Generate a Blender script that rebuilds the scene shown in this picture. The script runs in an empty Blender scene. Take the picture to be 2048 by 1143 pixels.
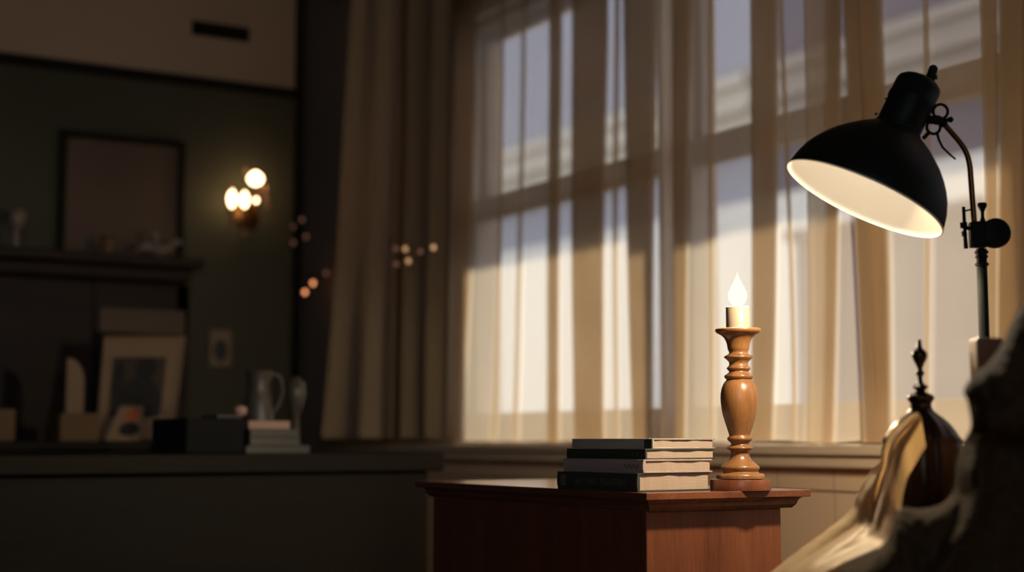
import bpy, bmesh, math, random
from math import sin, cos, tan, pi, radians, atan, exp, sqrt
from mathutils import Vector, Matrix, noise

random.seed(7)
sc = bpy.context.scene
COL = sc.collection

# ------------------------------------------------------------------ camera
F, CX, CY, EYE = 3000.0, 1024.0, 571.5, 0.86
PITCH = atan(308.5 / F)
AZ = atan((1024 + 740) * cos(PITCH) / F)
FW = Vector((sin(AZ) * cos(PITCH), cos(AZ) * cos(PITCH), sin(PITCH)))
RT = Vector((cos(AZ), -sin(AZ), 0))
UP = RT.cross(FW)
CAM = Vector((0, 0, EYE))


def ray(x, y):
    return FW + RT * ((x - CX) / F) + UP * ((CY - y) / F)


def at_depth(x, y, d):
    return CAM + ray(x, y) * d


def at_x(x, y, X):
    r = ray(x, y)
    return CAM + r * (X / r.x)


def at_y(x, y, Y):
    r = ray(x, y)
    return CAM + r * (Y / r.y)


def proj_x(p):
    v = Vector(p) - CAM
    return CX + F * v.dot(RT) / v.dot(FW)


def solve_len(p, d, target):
    lo, hi = 0.0, 3.0
    s = 1 if proj_x(p + d * 0.01) > proj_x(p) else -1
    for _ in range(50):
        m = (lo + hi) / 2
        if (proj_x(p + d * m) - target) * s < 0:
            lo = m
        else:
            hi = m
    return lo


cam_d = bpy.data.cameras.new('camera')
cam_o = bpy.data.objects.new('camera', cam_d)
COL.objects.link(cam_o)
m3 = Matrix((RT, UP, -FW)).transposed()
cam_o.matrix_world = Matrix.Translation(CAM) @ m3.to_4x4()
cam_d.sensor_width = 36.0
cam_d.sensor_fit = 'HORIZONTAL'
cam_d.lens = 36.0 * F / 2048.0
cam_d.clip_start = 0.05
cam_d.clip_end = 200
cam_d.dof.use_dof = True
cam_d.dof.focus_distance = 2.64
cam_d.dof.aperture_fstop = 1.9
sc.camera = cam_o

# ------------------------------------------------------------------ render look
sc.view_settings.view_transform = 'Standard'
sc.view_settings.look = 'None'
sc.view_settings.gamma = 1.0
sc.view_settings.exposure = 0.0
sc.view_settings.use_curve_mapping = False
cy = sc.cycles
cy.use_denoising = True
cy.max_bounces = 10
cy.diffuse_bounces = 5
cy.glossy_bounces = 4
cy.transmission_bounces = 8
cy.transparent_max_bounces = 40
cy.sample_clamp_indirect = 4.0
cy.caustics_reflective = False
cy.caustics_refractive = False


# ------------------------------------------------------------------ materials
def lin(r, g, b):
    def f(c):
        c /= 255.0
        return c / 12.92 if c <= 0.04045 else ((c + 0.055) / 1.055) ** 2.4
    return (f(r), f(g), f(b), 1.0)


def new_mat(name):
    m = bpy.data.materials.new(name)
    m.use_nodes = True
    nt = m.node_tree
    nt.nodes.clear()
    out = nt.nodes.new('ShaderNodeOutputMaterial')
    return m, nt, out


def L(nt, a, b):
    nt.links.new(a, b)


def pbr(name, col, rough=0.6, metal=0.0, var=0.12, scale=30.0, bump=0.0, coat=0.0, spec=0.5,
        stretch=(1, 1, 1), sheen=0.0, col2=None):
    m, nt, out = new_mat(name)
    p = nt.nodes.new('ShaderNodeBsdfPrincipled')
    p.inputs['Roughness'].default_value = rough
    p.inputs['Metallic'].default_value = metal
    p.inputs['Coat Weight'].default_value = coat
    p.inputs['Coat Roughness'].default_value = 0.12
    p.inputs['Specular IOR Level'].default_value = spec
    p.inputs['Sheen Weight'].default_value = sheen
    tc = nt.nodes.new('ShaderNodeTexCoord')
    mp = nt.nodes.new('ShaderNodeMapping')
    mp.inputs['Scale'].default_value = stretch
    L(nt, tc.outputs['Object'], mp.inputs['Vector'])
    nz = nt.nodes.new('ShaderNodeTexNoise')
    nz.inputs['Scale'].default_value = scale
    nz.inputs['Detail'].default_value = 5
    L(nt, mp.outputs['Vector'], nz.inputs['Vector'])
    mx = nt.nodes.new('ShaderNodeMix')
    mx.data_type = 'RGBA'
    a = [max(0, c * (1 - var)) for c in col[:3]] + [1]
    b = [min(1, c * (1 + var)) for c in col[:3]] + [1]
    if col2:
        a, b = list(col), list(col2)
    mx.inputs[6].default_value = a
    mx.inputs[7].default_value = b
    L(nt, nz.outputs['Fac'], mx.inputs[0])
    L(nt, mx.outputs[2], p.inputs['Base Color'])
    if bump:
        bp = nt.nodes.new('ShaderNodeBump')
        bp.inputs['Strength'].default_value = bump
        bp.inputs['Distance'].default_value = 0.01
        L(nt, nz.outputs['Fac'], bp.inputs['Height'])
        L(nt, bp.outputs['Normal'], p.inputs['Normal'])
    L(nt, p.outputs[0], out.inputs[0])
    return m


def wood(name, dark, light, scale=9.0, stretch=(1, 1, 0.08), rough=0.4, coat=0.2, spec=0.5):
    m, nt, out = new_mat(name)
    p = nt.nodes.new('ShaderNodeBsdfPrincipled')
    p.inputs['Roughness'].default_value = rough
    p.inputs['Coat Weight'].default_value = coat
    p.inputs['Coat Roughness'].default_value = 0.15
    p.inputs['Specular IOR Level'].default_value = spec
    tc = nt.nodes.new('ShaderNodeTexCoord')
    mp = nt.nodes.new('ShaderNodeMapping')
    mp.inputs['Scale'].default_value = stretch
    L(nt, tc.outputs['Object'], mp.inputs['Vector'])
    n1 = nt.nodes.new('ShaderNodeTexNoise')
    n1.inputs['Scale'].default_value = scale
    n1.inputs['Detail'].default_value = 8
    n1.inputs['Distortion'].default_value = 0.6
    L(nt, mp.outputs['Vector'], n1.inputs['Vector'])
    n2 = nt.nodes.new('ShaderNodeTexNoise')
    n2.inputs['Scale'].default_value = scale * 14
    n2.inputs['Detail'].default_value = 3
    L(nt, mp.outputs['Vector'], n2.inputs['Vector'])
    ad = nt.nodes.new('ShaderNodeMath')
    ad.operation = 'MULTIPLY_ADD'
    L(nt, n2.outputs['Fac'], ad.inputs[0])
    ad.inputs[1].default_value = 0.45
    L(nt, n1.outputs['Fac'], ad.inputs[2])
    rp = nt.nodes.new('ShaderNodeValToRGB')
    rp.color_ramp.elements[0].position = 0.45
    rp.color_ramp.elements[0].color = dark
    rp.color_ramp.elements[1].position = 1.0
    rp.color_ramp.elements[1].color = light
    L(nt, ad.outputs[0], rp.inputs[0])
    L(nt, rp.outputs[0], p.inputs['Base Color'])
    bp = nt.nodes.new('ShaderNodeBump')
    bp.inputs['Strength'].default_value = 0.08
    bp.inputs['Distance'].default_value = 0.004
    L(nt, n2.outputs['Fac'], bp.inputs['Height'])
    L(nt, bp.outputs['Normal'], p.inputs['Normal'])
    L(nt, p.outputs[0], out.inputs[0])
    return m


def emit(name, col, strength):
    m, nt, out = new_mat(name)
    e = nt.nodes.new('ShaderNodeEmission')
    e.inputs['Color'].default_value = col
    e.inputs['Strength'].default_value = strength
    L(nt, e.outputs[0], out.inputs[0])
    return m


def sheer(name, col, through, tcol=(1, 0.97, 0.93, 1), trans_share=0.6):
    m, nt, out = new_mat(name)
    tr = nt.nodes.new('ShaderNodeBsdfTransparent')
    tr.inputs[0].default_value = tcol
    tl = nt.nodes.new('ShaderNodeBsdfTranslucent')
    tl.inputs[0].default_value = col
    df = nt.nodes.new('ShaderNodeBsdfDiffuse')
    df.inputs[0].default_value = col
    a = nt.nodes.new('ShaderNodeMixShader')
    a.inputs[0].default_value = trans_share
    L(nt, df.outputs[0], a.inputs[1])
    L(nt, tl.outputs[0], a.inputs[2])
    b = nt.nodes.new('ShaderNodeMixShader')
    # fine weave: thread density wavers a little across the cloth
    tc = nt.nodes.new('ShaderNodeTexCoord')
    nz = nt.nodes.new('ShaderNodeTexNoise')
    nz.inputs['Scale'].default_value = 6.0
    nz.inputs['Detail'].default_value = 3
    L(nt, tc.outputs['Object'], nz.inputs['Vector'])
    mr = nt.nodes.new('ShaderNodeMapRange')
    mr.inputs['To Min'].default_value = 1 - through - 0.05
    mr.inputs['To Max'].default_value = 1 - through + 0.05
    L(nt, nz.outputs['Fac'], mr.inputs['Value'])
    L(nt, mr.outputs[0], b.inputs[0])
    L(nt, tr.outputs[0], b.inputs[1])
    L(nt, a.outputs[0], b.inputs[2])
    L(nt, b.outputs[0], out.inputs[0])
    return m


def glass_mat(name):
    m, nt, out = new_mat(name)
    tr = nt.nodes.new('ShaderNodeBsdfTransparent')
    tr.inputs[0].default_value = (0.96, 0.98, 0.97, 1)
    gl = nt.nodes.new('ShaderNodeBsdfGlossy')
    gl.inputs['Roughness'].default_value = 0.02
    lw = nt.nodes.new('ShaderNodeLayerWeight')
    lw.inputs[0].default_value = 0.5
    pw = nt.nodes.new('ShaderNodeMath')
    pw.operation = 'POWER'
    pw.inputs[1].default_value = 5.0
    L(nt, lw.outputs['Facing'], pw.inputs[0])
    fr = nt.nodes.new('ShaderNodeMath')
    fr.operation = 'MULTIPLY_ADD'
    fr.inputs[1].default_value = 0.6
    fr.inputs[2].default_value = 0.03
    L(nt, pw.outputs[0], fr.inputs[0])
    mx = nt.nodes.new('ShaderNodeMixShader')
    L(nt, fr.outputs[0], mx.inputs[0])
    L(nt, tr.outputs[0], mx.inputs[1])
    L(nt, gl.outputs[0], mx.inputs[2])
    L(nt, mx.outputs[0], out.inputs[0])
    return m


M = {}
M['cab_wood'] = wood('cabinet_wood', lin(100, 54, 33), lin(146, 84, 52), scale=14, rough=0.34, coat=0.25)
M['cab_top'] = wood('cabinet_top_wood', lin(100, 56, 38), lin(150, 90, 58), scale=10, stretch=(1, 0.08, 1), rough=0.22, coat=0.7)
M['honey'] = wood('turned_honey_wood', lin(124, 80, 42), lin(172, 118, 70), scale=16, stretch=(1, 1, 0.12), rough=0.32, coat=0.35)
M['dark_wood'] = wood('dark_furniture_wood', lin(26, 25, 18), lin(40, 33, 22), scale=10, stretch=(0.1, 1, 1), rough=0.6, coat=0.0, spec=0.15)
M['mantel_wood'] = wood('mantel_wood', lin(34, 24, 17), lin(54, 36, 25), scale=10, stretch=(0.1, 1, 1), rough=0.5, coat=0.0, spec=0.2)
M['tan_wood'] = wood('tan_chair_wood', lin(120, 84, 58), lin(160, 118, 84), scale=14, rough=0.5, coat=0.0)
M['black'] = pbr('black_enamel', lin(22, 28, 22), rough=0.5, var=0.08, scale=60, spec=0.18)
M['black_metal'] = pbr('black_iron', lin(17, 20, 16), rough=0.55, metal=0.0, spec=0.15, var=0.1, scale=80)
M['brass'] = pbr('dull_brass', lin(120, 84, 44), rough=0.3, metal=0.9, var=0.1, scale=60)
M['shade_in'] = pbr('cream_enamel', lin(230, 222, 206), rough=0.5, var=0.03, scale=20)
M['cream'] = pbr('cream_wax', lin(192, 168, 138), rough=0.45, var=0.03, scale=40)
M['page'] = pbr('page_edges', lin(196, 168, 142), rough=0.8, var=0.08, scale=26, stretch=(1, 1, 30), bump=0.15)
M['cov_grey'] = pbr('grey_book_cloth', lin(186, 174, 156), rough=0.6, var=0.08, scale=200)
M['cov_black'] = pbr('black_book_cloth', lin(62, 64, 54), rough=0.55, var=0.1, scale=200)
M['cov_brown'] = pbr('grey_brown_book_cloth', lin(190, 166, 150), rough=0.6, var=0.08, scale=200)
M['ink'] = pbr('dull_spine_print', lin(108, 100, 88), rough=0.6, var=0.1, scale=100)
M['ink_dark'] = pbr('dark_spine_print', lin(38, 34, 30), rough=0.6, var=0.1, scale=100)
M['bronze'] = pbr('dark_bronze', lin(56, 44, 31), rough=0.3, metal=0.75, var=0.3, scale=25, bump=0.05)
def satin(name, col, rough, share):
    m = pbr(name, col, rough=rough, var=0.18, scale=60, bump=0.15, sheen=0.3)
    nt = m.node_tree
    p = [n for n in nt.nodes if n.type == 'BSDF_PRINCIPLED'][0]
    out = [n for n in nt.nodes if n.type == 'OUTPUT_MATERIAL'][0]
    tl = nt.nodes.new('ShaderNodeBsdfTranslucent')
    tl.inputs[0].default_value = col
    mx = nt.nodes.new('ShaderNodeMixShader')
    mx.inputs[0].default_value = share
    L(nt, p.outputs[0], mx.inputs[1])
    L(nt, tl.outputs[0], mx.inputs[2])
    L(nt, mx.outputs[0], out.inputs[0])
    return m


M['gold_cloth'] = satin('golden_throw_cloth', lin(204, 166, 108), 0.42, 0.45)
M['dark_throw'] = pbr('dark_wool', lin(74, 58, 36), rough=0.95, var=0.4, scale=110, bump=0.6, spec=0.1)
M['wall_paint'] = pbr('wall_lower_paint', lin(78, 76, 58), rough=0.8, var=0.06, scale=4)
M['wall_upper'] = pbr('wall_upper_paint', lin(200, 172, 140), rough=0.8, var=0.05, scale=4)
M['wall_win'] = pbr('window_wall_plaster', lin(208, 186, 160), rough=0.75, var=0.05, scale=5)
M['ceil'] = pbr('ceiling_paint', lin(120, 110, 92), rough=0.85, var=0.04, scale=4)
M['floor'] = wood('floor_boards', lin(52, 38, 28), lin(78, 56, 40), scale=6, stretch=(1, 0.1, 1), rough=0.45, coat=0.1)
M['frame_w'] = pbr('window_frame_paint', lin(176, 158, 138), rough=0.55, var=0.04, scale=12)
M['sill'] = pbr('sill_paint', lin(222, 200, 172), rough=0.4, var=0.04, scale=10)
M['glass'] = glass_mat('window_glass')
M['sheer'] = sheer('sheer_cloth', lin(216, 200, 176), 0.46, trans_share=0.64)
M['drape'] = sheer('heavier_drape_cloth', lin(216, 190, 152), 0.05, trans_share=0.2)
M['drape_shaded'] = sheer('shaded_drape_cloth', lin(172, 152, 122), 0.03, trans_share=0.2)  # same drape in shade: the shade is put into a darker cloth colour
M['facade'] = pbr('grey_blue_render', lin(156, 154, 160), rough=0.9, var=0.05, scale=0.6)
M['facade_dark'] = pbr('grey_render_low_and_dim', lin(80, 76, 90), rough=0.9, var=0.05, scale=0.6)  # own grey of the low building, and light falloff on the nearer facade
M['sunlit_pale'] = pbr('sunlit_pale_band', lin(238, 228, 210), rough=0.9, var=0.03, scale=2)  # sunlight below the awning's shadow line put into a pale wall colour
M['stone_dim'] = pbr('cream_stone_dimmed', lin(150, 138, 124), rough=0.9, var=0.06, scale=3)  # cream stone of the nearer cornice with the light falloff put in
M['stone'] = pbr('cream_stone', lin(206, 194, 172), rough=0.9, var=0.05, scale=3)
M['awning'] = sheer('awning_canvas', lin(170, 140, 110), 0.0, trans_share=0.4)
M['pave'] = pbr('street_paving', lin(120, 116, 110), rough=0.9, var=0.1, scale=2)
M['mat_card'] = pbr('cream_mat_board', lin(150, 126, 98), rough=0.8, var=0.05, scale=10)
M['photo_bg'] = pbr('brown_photo_paper', lin(70, 56, 42), rough=0.5, var=0.3, scale=7)
M['photo_dark'] = pbr('photo_dark_figure', lin(26, 26, 22), rough=0.5, var=0.2, scale=10)
M['orange'] = pbr('orange_print', lin(190, 100, 52), rough=0.7, var=0.1, scale=20)
M['tan_box'] = pbr('tan_card', lin(120, 94, 62), rough=0.8, var=0.1, scale=12)
M['pale_cer'] = pbr('pale_ceramic', lin(130, 116, 102), rough=0.35, var=0.06, scale=12)
M['grey_cer'] = pbr('grey_ceramic', lin(78, 74, 64), rough=0.35, var=0.1, scale=12)
M['papers'] = pbr('pale_paper', lin(196, 160, 144), rough=0.7, var=0.05, scale=12)
M['grey_cover'] = pbr('grey_cover', lin(74, 71, 65), rough=0.6, var=0.08, scale=40)
M['canvas'] = pbr('brown_canvas', lin(104, 84, 66), rough=0.7, var=0.2, scale=5)
M['panel'] = pbr('mantel_panel', lin(96, 76, 52), rough=0.6, var=0.1, scale=6)
M['soot'] = pbr('firebox_soot', lin(16, 16, 14), rough=0.9, var=0.2, scale=12)
M['crystal'] = pbr('glass_drop', lin(190, 130, 100), rough=0.12, var=0.05, scale=12, spec=0.8)
M['flame'] = emit('flame_bulb_glow', (1.0, 0.95, 0.88, 1), 1.2)
_nt = M['flame'].node_tree
_tr = _nt.nodes.new('ShaderNodeBsdfTransparent')
_mx = _nt.nodes.new('ShaderNodeMixShader')
_mx.inputs[0].default_value = 0.4
_em = [n for n in _nt.nodes if n.type == 'EMISSION'][0]
_out = [n for n in _nt.nodes if n.type == 'OUTPUT_MATERIAL'][0]
L(_nt, _tr.outputs[0], _mx.inputs[1])
L(_nt, _em.outputs[0], _mx.inputs[2])
L(_nt, _mx.outputs[0], _out.inputs[0])
M['bulb'] = emit('lamp_bulb_glow', (1.0, 0.72, 0.42, 1), 3.0)
M['candle_bulb'] = emit('candle_bulb_glow', (1.0, 0.66, 0.34, 1), 8.0)
M['fairy'] = emit('fairy_bulb_glow', (1.0, 0.36, 0.15, 1), 2.2)
M['fairy_and_glint'] = emit('dim_bulb_and_glint_glow', (1.0, 0.46, 0.28, 1), 0.16)  # dim bulb, and faint reflections given a glow
M['bead_glint'] = emit('bead_glint_glow', (1.0, 0.55, 0.26, 1), 0.7)  # reflections on beads, given a glow of their own

# tile material with drawn joints (real grout grooves as bump + colour)
def tiles(name, col, w, h, yoff=0.0, zoff=0.0):
    m, nt, out = new_mat(name)
    p = nt.nodes.new('ShaderNodeBsdfPrincipled')
    p.inputs['Roughness'].default_value = 0.4
    tc = nt.nodes.new('ShaderNodeTexCoord')
    sp = nt.nodes.new('ShaderNodeSeparateXYZ')
    cb = nt.nodes.new('ShaderNodeCombineXYZ')
    L(nt, tc.outputs['Object'], sp.inputs[0])
    L(nt, sp.outputs['Y'], cb.inputs['X'])
    L(nt, sp.outputs['Z'], cb.inputs['Y'])
    mp = nt.nodes.new('ShaderNodeMapping')
    mp.inputs['Location'].default_value = (yoff, zoff, 0)
    L(nt, cb.outputs[0], mp.inputs[0])
    br = nt.nodes.new('ShaderNodeTexBrick')
    br.offset = 0.0
    br.inputs['Scale'].default_value = 1.0
    br.inputs['Brick Width'].default_value = w
    br.inputs['Row Height'].default_value = h
    br.inputs['Mortar Size'].default_value = 0.0016
    br.inputs['Color1'].default_value = col
    br.inputs['Color2'].default_value = [c * 0.96 for c in col[:3]] + [1]
    br.inputs['Mortar'].default_value = [c * 0.5 for c in col[:3]] + [1]
    L(nt, mp.outputs[0], br.inputs['Vector'])
    L(nt, br.outputs['Color'], p.inputs['Base Color'])
    L(nt, p.outputs[0], out.inputs[0])
    return m


# ------------------------------------------------------------------ mesh helpers
class MB:
    def __init__(self):
        self.bm = bmesh.new()

    def box(self, lo, hi, mat=None):
        r = bmesh.ops.create_cube(self.bm, size=1.0)
        lo, hi = Vector(lo), Vector(hi)
        c, s = (lo + hi) / 2, hi - lo
        for v in r['verts']:
            v.co = Vector((v.co.x * s.x, v.co.y * s.y, v.co.z * s.z)) + c
            if mat:
                v.co = mat @ v.co
        return self

    def lathe(self, prof, seg=48, base=(0, 0, 0), mat=None, close=True):
        rings = []
        b = Vector(base)
        for r, z in prof:
            ring = []
            for i in range(seg):
                t = 2 * pi * i / seg
                co = Vector((r * cos(t), r * sin(t), z))
                co = (mat @ co) if mat else co
                ring.append(self.bm.verts.new(co + b))
            rings.append(ring)
        for a, c in zip(rings, rings[1:]):
            for i in range(seg):
                j = (i + 1) % seg
                self.bm.faces.new((a[i], a[j], c[j], c[i]))
        if close:
            self.bm.faces.new(list(reversed(rings[0])))
            self.bm.faces.new(rings[-1])
        return self

    def tube(self, pts, rad, seg=12, cap=True):
        pts = [Vector(p) for p in pts]
        n = len(pts)
        if not hasattr(rad, '__len__'):
            rad = [rad] * n
        prev = None
        rings = []
        for i, p in enumerate(pts):
            t = (pts[min(i + 1, n - 1)] - pts[max(i - 1, 0)]).normalized()
            ref = prev if prev is not None else (Vector((0, 0, 1)) if abs(t.z) < 0.9 else Vector((1, 0, 0)))
            x = (ref - t * ref.dot(t)).normalized()
            prev = x
            y = t.cross(x)
            rings.append([self.bm.verts.new(p + (x * cos(2 * pi * k / seg) + y * sin(2 * pi * k / seg)) * rad[i]) for k in range(seg)])
        for a, c in zip(rings, rings[1:]):
            for i in range(seg):
                j = (i + 1) % seg
                self.bm.faces.new((a[i], a[j], c[j], c[i]))
        if cap:
            self.bm.faces.new(list(reversed(rings[0])))
            self.bm.faces.new(rings[-1])
        return self

    def ring(self, c, ax, R, r, seg=28, s2=10):
        ax = Vector(ax).normalized()
        x = ax.orthogonal().normalized()
        y = ax.cross(x)
        c = Vector(c)
        rows = []
        for i in range(seg):
            t = 2 * pi * i / seg
            d = x * cos(t) + y * sin(t)
            rows.append([self.bm.verts.new(c + d * (R + r * cos(2 * pi * k / s2)) + ax * r * sin(2 * pi * k / s2)) for k in range(s2)])
        for i in range(seg):
            a, b = rows[i], rows[(i + 1) % seg]
            for k in range(s2):
                l = (k + 1) % s2
                self.bm.faces.new((a[k], b[k], b[l], a[l]))
        return self

    def sphere(self, c, r, scale=(1, 1, 1), u=20, v=12):
        q = bmesh.ops.create_uvsphere(self.bm, u_segments=u, v_segments=v, radius=r)
        for w in q['verts']:
            w.co = Vector((w.co.x * scale[0], w.co.y * scale[1], w.co.z * scale[2])) + Vector(c)
        return self

    def prism(self, poly, vec):
        """poly: list of 3D points (planar), extruded along vec"""
        a = [self.bm.verts.new(Vector(p)) for p in poly]
        b = [self.bm.verts.new(Vector(p) + Vector(vec)) for p in poly]
        self.bm.faces.new(list(reversed(a)))
        self.bm.faces.new(b)
        n = len(a)
        for i in range(n):
            j = (i + 1) % n
            self.bm.faces.new((a[i], a[j], b[j], b[i]))
        return self

    def grid(self, rows, closed=False):
        vs = [[self.bm.verts.new(Vector(p)) for p in r] for r in rows]
        for a, b in zip(vs, vs[1:]):
            m = len(a)
            for i in range(m if closed else m - 1):
                j = (i + 1) % m
                self.bm.faces.new((a[i], a[j], b[j], b[i]))
        return self

    def build(self, name, mat, parent=None, smooth=True, bevel=0.0, subsurf=0, angle=35):
        bmesh.ops.recalc_face_normals(self.bm, faces=self.bm.faces)
        me = bpy.data.meshes.new(name)
        if parent is not None:
            off = world_loc(parent)
            for v in self.bm.verts:
                v.co -= off
        self.bm.to_mesh(me)
        self.bm.free()
        o = bpy.data.objects.new(name, me)
        COL.objects.link(o)
        if mat:
            me.materials.append(mat)
        if smooth:
            me.polygons.foreach_set('use_smooth', [True] * len(me.polygons))
            me.set_sharp_from_angle(angle=radians(angle))
        if bevel:
            b = o.modifiers.new('bevel', 'BEVEL')
            b.width = bevel
            b.segments = 3
            b.limit_method = 'ANGLE'
        if subsurf:
            s = o.modifiers.new('sub', 'SUBSURF')
            s.levels = s.render_levels = subsurf
        if parent is not None:
            o.parent = parent
        return o


def world_loc(o):
    v = Vector(o.location)
    while o.parent is not None:
        o = o.parent
        v += Vector(o.location)
    return v


def tag(o, label, cat, group=None, kind=None):
    o['label'] = label
    o['category'] = cat
    if group:
        o['group'] = group
    if kind:
        o['kind'] = kind
    return o


def thing(name, label, cat, loc, group=None):
    o = bpy.data.objects.new(name, None)
    o.empty_display_size = 0.05
    COL.objects.link(o)
    o.location = Vector(loc)
    return tag(o, label, cat, group)


def struct(o):
    o['kind'] = 'structure'
    return o


# ------------------------------------------------------------------ room shell
D = 2.5                     # curtain plane (X)
WX0, WX1 = 2.54, 2.735       # window wall inner / outer face
CEIL = 3.0
FILL_GAP = (-1.9, -0.1)  # X range of the added opening in the back wall
SILL_Z, HEAD_Z = 0.85, 2.37
WINS = [(3.50, 4.755), (2.19, 3.475), (0.95, 2.06)]   # Y ranges
struct(MB().box((-2.6, -1.6, -0.1), (WX1, 6.5, 0)).build('floor', M['floor'], smooth=False))
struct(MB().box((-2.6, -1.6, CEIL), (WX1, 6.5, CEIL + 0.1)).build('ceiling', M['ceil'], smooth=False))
b = MB()
b.box((WX0, -1.6, 0), (WX1, 6.5, SILL_Z - 0.055))
b.box((WX0, -1.6, HEAD_Z), (WX1, 6.5, CEIL))
edges = [-1.6] + [v for w in sorted(WINS) for v in w] + [6.5]
for i in range(0, len(edges), 2):
    b.box((WX0, edges[i], SILL_Z - 0.055), (WX1, edges[i + 1], HEAD_Z))
struct(b.build('wall_window', M['wall_win'], smooth=False))
FARY, BREASTY = 6.2, 5.6
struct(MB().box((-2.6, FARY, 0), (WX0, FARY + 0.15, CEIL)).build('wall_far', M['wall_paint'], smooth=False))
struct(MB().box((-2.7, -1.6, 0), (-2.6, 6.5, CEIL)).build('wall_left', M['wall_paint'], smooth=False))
b = MB()      # unseen opening added in the wall behind the viewer, to let sky fill in
b.box((-2.7, -1.7, 0), (WX1, -1.6, 0.9))
b.box((-2.7, -1.7, 2.4), (WX1, -1.6, CEIL))
b.box((-2.7, -1.7, 0.9), (FILL_GAP[0], -1.6, 2.4))
b.box((FILL_GAP[1], -1.7, 0.9), (WX1, -1.6, 2.4))
struct(b.build('wall_back', M['wall_paint'], smooth=False))
# chimney breast with its paler upper wall above a picture rail
BR_X = at_y(590, 100, BREASTY).x
RAIL_Z = at_y(590, 180, BREASTY).z
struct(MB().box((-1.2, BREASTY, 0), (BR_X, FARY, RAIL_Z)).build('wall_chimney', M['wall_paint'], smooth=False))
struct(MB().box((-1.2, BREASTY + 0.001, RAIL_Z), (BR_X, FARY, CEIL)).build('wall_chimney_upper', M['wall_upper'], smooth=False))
struct(MB().box((-1.2, BREASTY - 0.025, RAIL_Z - 0.04), (BR_X + 0.02, BREASTY, RAIL_Z)).build('trim_1', M['dark_wood'], smooth=False, bevel=0.006))

# window sill board, tile border and tiled dado under it
s = MB()
s.box((2.465, 0.6, SILL_Z - 0.026), (2.60, 5.75, SILL_Z))
s.box((2.485, 0.6, SILL_Z - 0.056), (WX0, 5.75, SILL_Z - 0.026))
struct(s.build('trim_2', M['sill'], smooth=False, bevel=0.006))
tilew = abs(at_x(1669, 950, 2.53).y - at_x(1556, 950, 2.53).y)
yj = at_x(1556, 950, 2.53).y
tcol = lin(236, 204, 170)
struct(MB().box((2.528, 0.3, 0.738), (WX0, 5.75, SILL_Z - 0.055)).build('trim_3', tiles('border_tiles', tcol, tilew, 0.4, -yj, -0.4), smooth=False, bevel=0.002))
struct(MB().box((2.53, 0.3, 0.1), (WX0, 5.75, 0.735)).build('trim_4', tiles('dado_tiles', tcol, tilew, 0.3, -yj, -0.735), smooth=False))

# ------------------------------------------------------------------ windows
def window(i, y0, y1):
    root = thing('window_%d' % i, ['far sash window behind the left sheer curtain', 'middle sash window behind the candlestick',
                                   'nearest sash window behind the reading lamp'][i - 1], 'window', (2.62, (y0 + y1) / 2, SILL_Z))
    struct(root)
    fr = 0.022
    b = MB()
    b.box((2.585, y0, SILL_Z), (2.70, y0 + fr, HEAD_Z))
    b.box((2.585, y1 - fr, SILL_Z), (2.70, y1, HEAD_Z))
    b.box((2.585, y0 + fr, HEAD_Z - 0.03), (2.70, y1 - fr, HEAD_Z))
    b.box((2.60, y0 + fr, SILL_Z), (2.70, y1 - fr, SILL_Z + 0.03))
    b.build('window_frame', M['frame_w'], root, smooth=False, bevel=0.004)
    a0, a1 = y0 + fr, y1 - fr
    for nm, X, z0, z1, bot, top in (('lower_sash', 2.605, SILL_Z + 0.03, 1.725, 0.075, 0.08), ('upper_sash', 2.645, 1.655, HEAD_Z - 0.03, 0.07, 0.03)):
        st = 0.026
        b = MB()
        b.box((X, a0, z0), (X + 0.036, a0 + st, z1))
        b.box((X, a1 - st, z0), (X + 0.036, a1, z1))
        b.box((X, a0 + st, z0), (X + 0.036, a1 - st, z0 + bot))
        b.box((X, a0 + st, z1 - top), (X + 0.036, a1 - st, z1))
        so = b.build(nm, M['frame_w'], root, smooth=False, bevel=0.003)
        MB().box((X + 0.016, a0 + st, z0 + bot), (X + 0.02, a1 - st, z1 - top)).build('glass_pane', M['glass'], so, smooth=False)
        if nm == 'lower_sash':
            q = MB()
            yc = y0 + 0.09
            q.lathe([(0.004, 0), (0.018, 0), (0.018, 0.008), (0.01, 0.014), (0.006, 0.02)], 16, (X + 0.018, yc, z1))
            q.box((X + 0.008, yc - 0.03, z1 + 0.012), (X + 0.024, yc + 0.012, z1 + 0.02))
            q.build('latch', M['brass'], so, bevel=0.002)


for i, (y0, y1) in enumerate(WINS, 1):
    window(i, y0, y1)

# ------------------------------------------------------------------ outside
pv = MB().box((WX1, -20, -3.2), (14.2, 48, -3.0)).build('ground', M['pave'], smooth=False)
struct(pv)
root = thing('opposite_building', 'grey blue building with a cream cornice seen across the street through the curtains', 'building', (14.0, 18, -3.0))
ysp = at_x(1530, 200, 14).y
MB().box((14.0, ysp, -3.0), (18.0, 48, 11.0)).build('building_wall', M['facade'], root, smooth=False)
MB().box((14.0, -6, -3.0), (18.0, ysp, 11.0)).build('building_wall', M['facade_dark'], root, smooth=False)  # nearer stretch of the same wall, coloured darker for weaker light
MB().box((13.93, -6, -3.0), (14.0, 48, 4.34)).build('sunlit_storey', M['sunlit_pale'], root, smooth=False)
c = MB()
zt = 6.15
for (dz0, dz1, pr) in ((-0.16, 0.0, 0.42), (-0.42, -0.16, 0.30), (-0.52, -0.42, 0.36), (-0.95, -0.52, 0.16), (-1.05, -0.95, 0.22)):
    c.box((14.0 - pr, ysp, zt + dz0), (14.05, 48, zt + dz1))
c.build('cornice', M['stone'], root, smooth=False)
c = MB()
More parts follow.
